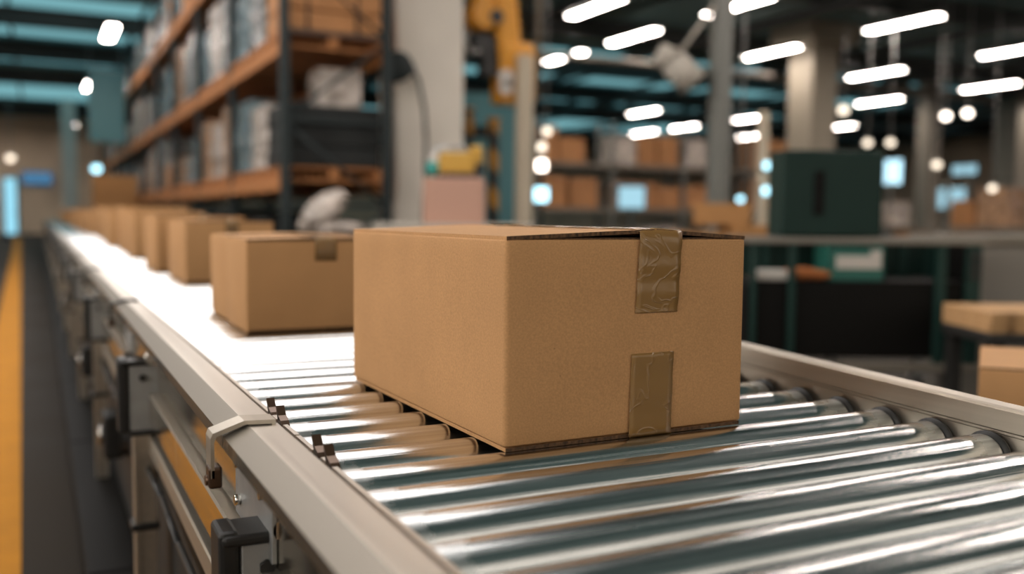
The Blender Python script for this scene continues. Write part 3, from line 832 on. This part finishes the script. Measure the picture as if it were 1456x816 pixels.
# ------------------------------------------------------------------ yellow machinery by the pillar
def lifter():
    X, Y = 5.10, 9.83
    r = empty('lifting_machine', (X, Y, FZ), 'yellow lifting machine hanging over a beige post behind the large box', 'machine')
    z0 = -FZ
    MB().box(-.10, .10, -.05, .08, 0, 2.32 + z0, .012).box(-.2, .2, -.15, .18, 0, .02).build('post', M['beige'], r)
    g = MB().box(-.28, .20, .09, .45, 1.72 + z0, 2.46 + z0, .04, 3)
    g.box(-.06, .18, .12, .40, 2.44 + z0, 2.50 + z0, .02)
    g.build('gearbox', M['yellow'], r)
    a = MB().box(-.30, .02, .12, .42, 2.30 + z0, 3.35 + z0, .05, 3, Matrix.Rotation(-.10, 3, 'Y'), (-.1, .25, 2.4 + z0))
    a.build('upper_arm', M['yellow'], r)
    a = MB().box(-.60, -.36, .15, .45, 2.62 + z0, 3.5 + z0, .05, 3)
    a.cyl((-.50, .10, 2.8 + z0), (-.50, .5, 2.8 + z0), .17, n=24)
    a.build('forearm', M['yellow'], r)
    MB().cyl((-.36, .08, 2.78 + z0), (-.36, .13, 2.78 + z0), .09, n=24).cyl((-.36, .3, 2.70 + z0), (-.22, .3, 2.70 + z0), .08, n=20).build('joint', M['black'], r)
    MB().cyl((-.24, .03, 2.03 + z0), (-.24, .10, 2.03 + z0), .10, n=24).cyl((-.24, .03, 1.90 + z0), (-.24, .10, 1.90 + z0), .09, n=24).build('white_cover', M['white'], r)
    MB().box(-.62, -.18, .2, .5, 2.28 + z0, 2.58 + z0, .03).box(-.50, -.25, .2, .4, 2.05 + z0, 2.30 + z0, .02).build('gripper', M['black'], r)
    MB().tube([(-.7, .2, 2.62 + z0), (-.74, .2, 2.45 + z0), (-.66, .2, 2.32 + z0), (-.55, .2, 2.35 + z0)], .025).build('hose', M['steel'], r)
    MB().cyl((.17, .3, 2.5 + z0), (.17, .3, CEIL + z0 - .45), .05, n=14).build('hanger_rod', M['rack'], r)
    MB().cyl((.34, .3, 1.8 + z0), (.34, .3, CEIL + z0 - .45), .04, n=14).build('guide_rod', M['duct'], r)
    MB().box(.10, .40, .26, .34, 1.95 + z0, 2.0 + z0).build('rod_bracket', M['rack'], r)
lifter()
M['hazard'] = bpy.data.materials.new('hazard_stripes'); M['hazard'].use_nodes = True
nt = M['hazard'].node_tree; b = nt.nodes['Principled BSDF']; b.inputs['Roughness'].default_value = .5
tc = nt.nodes.new('ShaderNodeTexCoord'); wv = nt.nodes.new('ShaderNodeTexWave'); wv.bands_direction = 'DIAGONAL'; wv.inputs['Scale'].default_value = 1.25
cr = nt.nodes.new('ShaderNodeValToRGB'); cr.color_ramp.interpolation = 'CONSTANT'
cr.color_ramp.elements[0].color = (.02, .025, .025, 1); cr.color_ramp.elements[1].color = (.45, .21, .02, 1); cr.color_ramp.elements[1].position = .5
nt.links.new(tc.outputs['Object'], wv.inputs['Vector']); nt.links.new(wv.outputs[0], cr.inputs[0]); nt.links.new(cr.outputs[0], b.inputs['Base Color'])
for i, (x, y, ht, w, lab) in enumerate([(4.98, 10.5, 2.35, .12, 'black and yellow striped guard post just left of the beige machine post'), (4.74, 10.75, 2.5, .09, 'black and yellow striped guard post, slimmer one nearer the concrete pillar')]):
    r = empty('guard_post', (x, y, FZ), lab, 'guard post', 'striped guard posts')
    MB().box(-w / 2, w / 2, -w / 2, w / 2, .02, ht, .01).build('shaft', M['hazard'], r)
    MB().box(-w, w, -w, w, 0, .02).build('base_plate', M['rack'], r)
    MB().box(-w / 2 - .01, w / 2 + .01, -w / 2 - .01, w / 2 + .01, ht, ht + .03, .005).build('cap', M['yellow'], r)
# strapping tool on a pink carton, on a bench
r = empty('workbench', (3.10, 7.40, FZ), 'plain pale workbench under the pink carton', 'workbench', None, -.45)
MB().box(-.75, .75, -.35, .4, .94, 1.0, .01).build('bench_top', M['concrete'], r)
for x in (-.68, .68):
    for y in (-.28, .33): MB().box(x - .03, x + .03, y - .03, y + .03, 0, .94).build('leg', M['steel'], r)
o = MB().box(-.285, .285, -.25, .25, 0, .43, .012).build('pink_carton', M['pink']); o.location = (3.10, 7.40, FZ + 1.0); o.rotation_euler = (0, 0, -.45)
tag(o, 'faded pink carton on the workbench beneath the yellow strapping tool', 'cardboard box')
r = empty('strapping_tool', (3.10, 7.40, FZ + 1.43), 'yellow strapping tool with teal end cap on the pink carton', 'tool', None, -.45)
k = .74
def kb(*a): return tuple(v * k for v in a)
MB().box(*kb(-.20, .26, -.14, .14, .06, .33), .03, 3).box(*kb(.2, .36, -.10, .10, .16, .42), .03, 3).build('housing', M['yellow2'], r)
MB().box(*kb(-.22, .34, -.16, .16, 0, .06), .012).box(*kb(.26, .38, -.1, .1, .06, .2), .015).build('base_plate', M['black'], r)
MB().lathe([(.015, -.27), (.075, -.25), (.08, -.21), (.075, -.165), (.015, -.15)], 'X', (0, -.02, .09), 22).build('end_cap', M['teal'], r)
MB().tube([kb(-.25, 0, .22), kb(-.24, 0, .38), kb(.1, 0, .40), kb(.14, 0, .33)], .022).build('handle', M['steel'], r)
MB().box(*kb(-.33, -.21, -.09, .09, .2, .30), .015).build('roll_guard', M['white'], r)

# teal partition panels behind the machine
for i, (x, y, w, z1, lab) in enumerate([(5.9, 13.2, 1.6, 2.3, 'teal machine enclosure panel behind the yellow lifting machine')]):
    r = empty('enclosure_panel', (x, y, FZ), lab, 'panel', None, -.45)
    MB().box(-w / 2, w / 2, -.03, .03, .1, z1 - FZ, .01).build('sheet', M['teal_panel'], r)
    f = MB()
    for xx in (-w / 2, w / 2): f.box(xx - .04, xx + .04, -.05, .05, 0, z1 - FZ + .03)
    f.box(-w / 2, w / 2, -.05, .05, z1 - FZ - .02, z1 - FZ + .04)
    f.box(-w / 2 + .1, w / 2 - .5, -.06, -.03, 2.35, 2.55)
    f.build('frame', M['rack'], r)

# ------------------------------------------------------------------ green cart on the right
def green_station():
    ax = Vector((1, -.50, 0)).normalized(); rz = math.atan2(ax.y, ax.x)
    base = Vector((2.92, 2.97, FZ))
    r = empty('tool_station', base, 'black and green tool station with white top rail beyond the conveyor', 'work station', None, rz)
    z = lambda v: v - FZ
    L = 1.24; Dp = .55
    MB().box(-.02, L, .04, Dp, z(-.47), z(-.08), .01).build('black_drawer_body', M['black_panel'], r)
    MB().box(-.02, L + .02, .0, .05, z(.140), z(.172), .006).box(-.02, L + .02, Dp - .05, Dp, z(.140), z(.172), .006).build('top_rail', M['rail_grey'], r)
    for x, w in ((.02, .024), (.225, .034), (1.02, .05), (1.19, .075)):
        MB().box(x - w / 2, x + w / 2, .0, .045, z(-.5), z(.14), .006).build('post', M['green2'], r)
        MB().box(x - w / 2, x + w / 2, Dp - .045, Dp, z(-.5), z(.14), .006).build('post', M['green2'], r)
    MB().box(L - .03, L - .015, .05, Dp - .05, z(-.08), z(.135)).build('end_panel', M['black_panel'], r)
    MB().box(0, L, .045, Dp - .045, z(-.08), z(-.06)).build('shelf', M['black_panel'], r)
    MB().box(.0, L, Dp - .02, Dp - .005, z(-.06), z(.135)).build('back_panel', M['green'], r)
    MB().box(-.02, L + .02, 0, .06, z(-.54), z(-.495), .005).box(-.02, L + .02, Dp - .06, Dp, z(-.54), z(-.495), .005).build('bottom_rail', M['duct'], r)
    for x in (.1, .62, 1.12):
        for y in (.05, Dp - .05):
            MB().cyl((x - .02, y, .075), (x + .02, y, .075), .075, n=18).build('wheel', M['black'], r)
            MB().box(x - .03, x + .03, y - .03, y + .03, .10, z(-.53)).build('caster_fork', M['steel'], r)
    for j in range(4):
        MB().box(1.155, 1.225, -.012, 0., z(-.04 + j * .04), z(-.015 + j * .04), .004).build('switch', M['black'], r)
    def on(x, y, zz): return base + Vector((ax.x * x - ax.y * y, ax.y * x + ax.x * y, zz - FZ))
    # upper cabinet
    c = empty('green_cabinet', on(.05, .20, .175), 'dark green metal cabinet with a black slot handle, on the tool station', 'cabinet', None, rz)
    MB().box(.165, .715, 0, .30, 0, .475, .006).build('cabinet_body', M['green'], c)
    d = MB().box(.175, .705, -.012, 0, .01, .465, .004).build('door', M['green'], c)
    MB().box(.33, .385, -.020, -.012, .12, .36, .008).build('handle', M['black_panel'], d)
    # bin with a white label
    b = empty('storage_bin', on(.445, .10, -.06), 'green plastic bin with a blank white label on the station shelf', 'bin', None, rz)
    MB().box(.0, .30, 0, .25, 0, .012).box(0, .30, 0, .012, 0, .17, .004).box(0, .30, .238, .25, 0, .19).box(0, .012, 0, .25, 0, .19).box(.288, .30, 0, .25, 0, .19).build('bin_body', M['bin'], b)
    MB().box(.04, .285, -.004, 0, .065, .135).box(.225, .285, -.005, -.0005, .135, .165).build('bin_label', M['white'], b)
    o = MB().sph((0, 0, .035), .075, (1.5, .9, .5)).sph((.09, .0, .03), .06, (1.3, .9, .5)).build('orange_cloth', M['orange']); o.location = on(.30, .12, -.06); o.rotation_euler = (0, 0, rz)
    tag(o, 'crumpled orange cloth on the shelf left of the green bin', 'cloth')
    o = MB().box(-.09, .09, -.06, .06, 0, .055, .012).build('white_box', M['white']); o.location = on(.13, .12, -.06); o.rotation_euler = (0, 0, rz)
    tag(o, 'small white box on the shelf at the station\'s left end', 'box')
green_station()

# bench with pallets and grey cabinet at the right edge
r = empty('grey_cabinet', (4.72, 2.55, FZ), 'pale grey cabinet behind the wooden boards at the right edge', 'cabinet', None, -.46)
MB().box(-.55, .55, 0, .5, .0, .93, .01).build('cabinet_body', M['cab_grey'], r)
MB().box(-.57, .57, -.02, .52, .93, .99, .01).build('worktop', M['duct'], r)
for x in (-.53, .02): MB().box(x, x + .51, -.015, 0, .03, .90, .006).build('door', M['cab_grey'], r)
r = empty('stand', (3.95, 1.95, FZ), 'dark stand carrying wooden boards at the right edge', 'stand', None, -.46)
MB().box(-.45, .6, -.25, .25, .50, .55, .01).build('deck', M['steel_dark'], r)
for x in (-.4, .55):
    for y in (-.2, .2): MB().box(x - .03, x + .03, y - .03, y + .03, 0, .50).build('leg', M['steel_dark'], r)
MB().box(-.3, -.1, -.28, -.24, .38, .48, .02).build('junction_box', M['wrap_blue'], r)
for i in range(3):
    bd = MB()
    for q in range(4): bd.box(-.5, .5, -.245 + q * .124, -.245 + q * .124 + .118, 0, .032, .003)
    for q in (-.4, 0, .4): bd.box(q - .03, q + .03, -.245, .245, .004, .028)
    o = bd.build('timber_board', M['board']); o.location = (4.03, 1.95, FZ + .55 + i * .0325); o.rotation_euler = (0, 0, -.46 + (i - 1) * .012)
    tag(o, '%s of three pale timber boards stacked on the dark stand at the right edge' % ('lowest', 'middle one', 'topmost')[i], 'board', 'boards on the stand')

# heap of cartons on a pallet beyond the box, left of the green station
pallet((5.35, 6.15, FZ), -.5, 1.2, 1.0, 'wooden pallet under the carton heap behind the large box')
for i, (x, y, z, w, d, hgt, a) in enumerate([(5.13, 6.30, FZ + .124, .5, .5, .42, -.5), (5.58, 6.04, FZ + .124, .48, .5, .45, -.45), (5.12, 6.28, FZ + .544, .5, .45, .40, -.55), (5.55, 6.06, FZ + .574, .46, .45, .44, -.35), (5.33, 6.18, FZ + 1.014, .52, .4, .20, -.7)]):
    o = MB().box(-w / 2, w / 2, -d / 2, d / 2, 0, hgt, .008).build('stacked_carton', M['card2']); o.location = (x, y, z); o.rotation_euler = (0, 0, a)
    tag(o, 'brown carton in the heap on the pallet left of the green station, %s' % ['lower left', 'lower right', 'middle left', 'middle right', 'topmost'][i], 'cardboard box', 'cartons in the heap')

# ------------------------------------------------------------------ distant carton racks
def far_rack(x0, y0, nb, bay, levels, lab, seed, top, ang):
    r = empty('storage_rack', (x0, y0, FZ), lab, 'storage rack', None, ang)
    Dp = .8
    for k in range(nb + 1):
        u = MB()
        for y in (0, Dp - .08): u.box(k * bay - .04, k * bay + .04, y, y + .08, 0, top - FZ)
        for z in range(0, int(top - FZ)): u.box(k * bay - .02, k * bay + .02, .08, Dp - .08, z + .4, z + .45)
        u.build('upright_frame', M['grey_col'], r)
    for z in levels:
        for k in range(nb):
            MB().box(k * bay + .04, (k + 1) * bay - .04, 0, .05, z - .1 - FZ, z - FZ).box(k * bay + .04, (k + 1) * bay - .04, Dp - .05, Dp, z - .1 - FZ, z - FZ).box(k * bay + .04, (k + 1) * bay - .04, .05, Dp - .05, z - .02 - FZ, z - FZ).build('shelf', M['duct'], r)
    q = random.Random(seed); ca, sa = math.cos(ang), math.sin(ang)
    for li, z in enumerate([FZ] + levels):
        n = 0
        for k in range(nb):
            p = k * bay + .10
            while True:
                w = q.uniform(.55, .9); ht = q.uniform(.55, .95)
                if p + w > (k + 1) * bay - .08: break
                if q.random() < .9:
                    o = MB().box(-w / 2 + .01, w / 2 - .01, -.34, .34, 0, ht, .008).build('stored_carton', M[q.choice(['card_far', 'card_far', 'card_far', 'wrap_tan', 'wrap_white', 'wrap_grey'])])
                    lx, ly = p + w / 2, Dp / 2
                    o.location = (x0 + ca * lx - sa * ly, y0 + sa * lx + ca * ly, z); o.rotation_euler = (0, 0, ang)
                    tag(o, 'carton, %s from the left, %s, %s' % (ORD[n], ['bottom row', 'second shelf', 'third shelf', 'fourth shelf'][li], 'rack behind the beige post' if seed == 3 else 'rack beyond the green cabinet'), 'cardboard box', 'cartons in the storage racks'); n += 1
                p += w + q.uniform(.02, .1)
far_rack(11.2, 21.0, 4, 2.4, [.55, 1.75], 'long storage rack of brown cartons behind the beige post', 3, 2.9, 0.)
far_rack(19.4, 17.4, 4, 2.4, [.15], 'low storage rack of brown cartons beyond the green cabinet', 8, 1.3, -math.pi / 2)

# ------------------------------------------------------------------ far wall: windows, door, sign
def far_window(x0, x1, z0, z1, m, bars=2):
    global nw
    wall_window(nw, x0, x1, YF - .05, YF - .02, z0, z1, m, 'x', bars); nw += 1
far_window(35.7, 37.1, 1.2, 2.2, M['win_dim'])
far_window(28.4, 29.6, 1.3, 2.3, M['win_cool'])
d = struct(MB().box(-2.02, -1.46, YF - .06, YF - .02, FZ, 2.05).build('door_1', M['door_light']))
f = MB()
for x in (-2.10, -1.46): f.box(x, x + .08, YF - .10, YF, FZ, 2.13)
f.box(-2.10, -1.38, YF - .10, YF, 2.05, 2.13); f.build('door_frame', M['winframe'], d)
MB().box(-1.55, -1.50, YF - .12, YF - .06, .15, .35).build('door_handle', M['steel'], d)
r = empty('wall_sign', (-.48, YF - .3, 1.75), 'plain backlit blue sign high on the far wall left of the conveyor', 'sign')
MB().box(-.68, .68, -.02, .02, 0, .62, .01).build('sign_board', M['blue_sign'], r)
MB().box(-.72, .72, .02, .05, -.04, .66, .01).build('sign_frame', M['winframe'], r)
def right_window(y0, y1, z0, z1, m, bars=2):
    global nw
    w = struct(MB().box(XR - .04, XR - .01, y0, y1, z0, z1).build('window_%d' % nw, m)); nw += 1
    f = MB()
    for zz in (z0, z1): f.box(XR - .07, XR, y0, y1, zz - .03, zz + .03)
    for k in range(bars + 1):
        yy = y0 + (y1 - y0) * k / bars; f.box(XR - .07, XR, yy - .03, yy + .03, z0, z1)
    f.build('window_frame', M['winframe'], w)
right_window(39.5, 40.8, 2.5, 4.0, M['win_cool'])
right_window(34.4, 36.0, 2.9, 3.45, M['win_dim'])
right_window(34.8, 36.9, 1.0, 2.2, M['win_dim'], 3)
# small round lamps
def round_lamp(p, rad, m, lab, cat='lamp', drop=None):
    r = empty('pendant_lamp', p, lab, cat, 'small round pendant lamps')
    MB().sph((0, 0, 0), rad, (1, 1, .8)).build('globe', m, r)
    q = MB().lathe([(.01, rad * .8), (rad * .7, rad * .7), (rad * .5, rad * 1.1), (.01, rad * 1.2)], 'Z', (0, 0, 0), 18)
    if drop: q.cyl((0, 0, rad), (0, 0, drop - p[2]), .015, n=8)
    q.build('holder', M['lamp_house'], r)
M['bulb'] = emit('warm_bulb', (1, .84, .70, 1), 5.)
M['bulb_dim'] = emit('dim_warm_bulb', (1, .84, .66, 1), 1.4)
M['bulb_cool'] = emit('cool_bulb', (.42, .80, .95, 1), 2.0)
def at(px, py, D):
    d = fw + rt * 0 + r2 * ((px - 728) / F_PX) - u2 * ((py - 408) / F_PX); return cam_loc + d * D
lampspec = [((17.67, 13.72, 2.61), .085, 'bulb', 'round warm lamp hanging near the upper right, left one of a pair'),
            ((18.11, 13.51, 2.68), .085, 'bulb', 'round warm lamp hanging near the upper right, right one of a pair'),
            ((17.65, 12.47, .98), .08, 'bulb_dim', 'dim round lamp low near the right edge, before the cardboard stores'),
            ((17.47, 13.74, 1.53), .09, 'bulb_dim', 'dim round lamp right of the green cabinet, below the lamp pair'),
            ((15.63, 14.75, 2.72), .11, 'bulb_dim', 'dim round lamp beside the broad beige pillar'),
            ((16.10, 14.46, 2.00), .085, 'bulb_dim', 'dim round lamp above the green cabinet, left of two'),
            ((16.55, 14.23, 2.01), .085, 'bulb_dim', 'dim round lamp above the green cabinet, right of two'),
            ((8.87, 10.12, .57), .05, 'bulb_cool', 'cool round lamp hanging low left of the thin beige post'),  # globe made up for the glow of a far window
            ((1.22, 32.0, 1.69), .14, 'bulb_cool', 'cool round lamp over the far end of the conveyor'),
            ((-1.47, 44.6, 2.58), .16, 'bulb_dim', 'dim round lamp far down the aisle above the bright doorway'),
            ((6.44, 11.70, 1.57), .07, 'bulb_dim', 'dim round lamp right of the beige machine post')]
for p, rad, m, lab in lampspec: round_lamp(p, rad, M[m], lab, drop=CEIL)
# made-up pole for glows read as far windows and lights
r = empty('light_tower', (6.22, 11.46, FZ), 'slim status light tower with three lamps right of the beige machine post', 'light tower')
MB().cyl((0, 0, 0), (0, 0, 2.7), .03, n=14).cyl((0, 0, 0), (0, 0, .03), .15, n=20).build('pole', M['rack'], r)
for z, rad, m in ((1.41, .10, 'bulb_cool'), (1.84, .07, 'bulb'), (2.11, .055, 'bulb_dim')):
    MB().cyl((0, -.02, z - rad), (0, -.02, z + rad), rad, n=20).build('lamp', M[m], r)
    MB().cyl((0, -.02, z + rad), (0, -.02, z + rad + .03), rad * 1.1, n=20).build('lamp_cap', M['black'], r)
# made-up globes on the thin post for far window glints
for z, rad, lab in ((.66, .055, 'lower cool lamp on the thin post left of the green cabinet'), (1.0, .05, 'upper cool lamp on the thin post left of the green cabinet')):
    r = empty('post_lamp', (8.40, 9.045, z), lab, 'lamp')
    MB().sph((-.02, -.03, 0), rad).build('globe', M['bulb_cool'], r)
    MB().cyl((0, 0, 0), (0, .06, 0), rad * .8, n=16).build('holder', M['black'], r)
r = empty('control_monitor', (7.42, 10.84, FZ), 'blue-lit control monitor on a pole behind the large box, left of the slim column', 'monitor', None, -.6)  # made-up panel on a pole for a far window's glow
MB().box(-.19, .19, -.012, 0, 1.22, 1.54, .003).build('screen', M['win_dim'], r)
MB().box(-.22, .22, 0, .05, 1.19, 1.57, .01).build('screen_case', M['black'], r)
MB().cyl((0, .03, 0), (0, .03, 1.3), .03, n=14).cyl((0, .03, 0), (0, .03, .03), .16, n=20).build('pole', M['rack'], r)
# teal banner hanging at the far end of the rack
r = empty('hanging_banner', (1.25, 27.0, 2.2), 'teal banner hanging over the aisle at the far part of the tall rack', 'banner')
MB().box(-.45, .45, -.01, .01, 0, 1.9, .004).build('banner_cloth', M['teal_panel'], r)
MB().cyl((-.5, 0, 1.92), (.5, 0, 1.92), .025, n=12).cyl((-.4, 0, 1.9), (-.4, 0, CEIL - 2.2), .008, n=6).cyl((.4, 0, 1.9), (.4, 0, CEIL - 2.2), .008, n=6).build('banner_pole', M['steel'], r)

# ------------------------------------------------------------------ world and colour
w = bpy.data.worlds.new('world'); S.world = w; w.use_nodes = True
w.node_tree.nodes['Background'].inputs[0].default_value = (.5, .65, .8, 1); w.node_tree.nodes['Background'].inputs[1].default_value = .4
S.view_settings.view_transform = 'Standard'; S.view_settings.look = 'None'
S.view_settings.exposure = 1.0; S.view_settings.gamma = 1.0; S.view_settings.use_curve_mapping = False
S.cycles.use_denoising = True
S.cycles.max_bounces = 8; S.cycles.diffuse_bounces = 4; S.cycles.glossy_bounces = 5
S.cycles.sample_clamp_indirect = 8.0
S.cycles.caustics_reflective = False
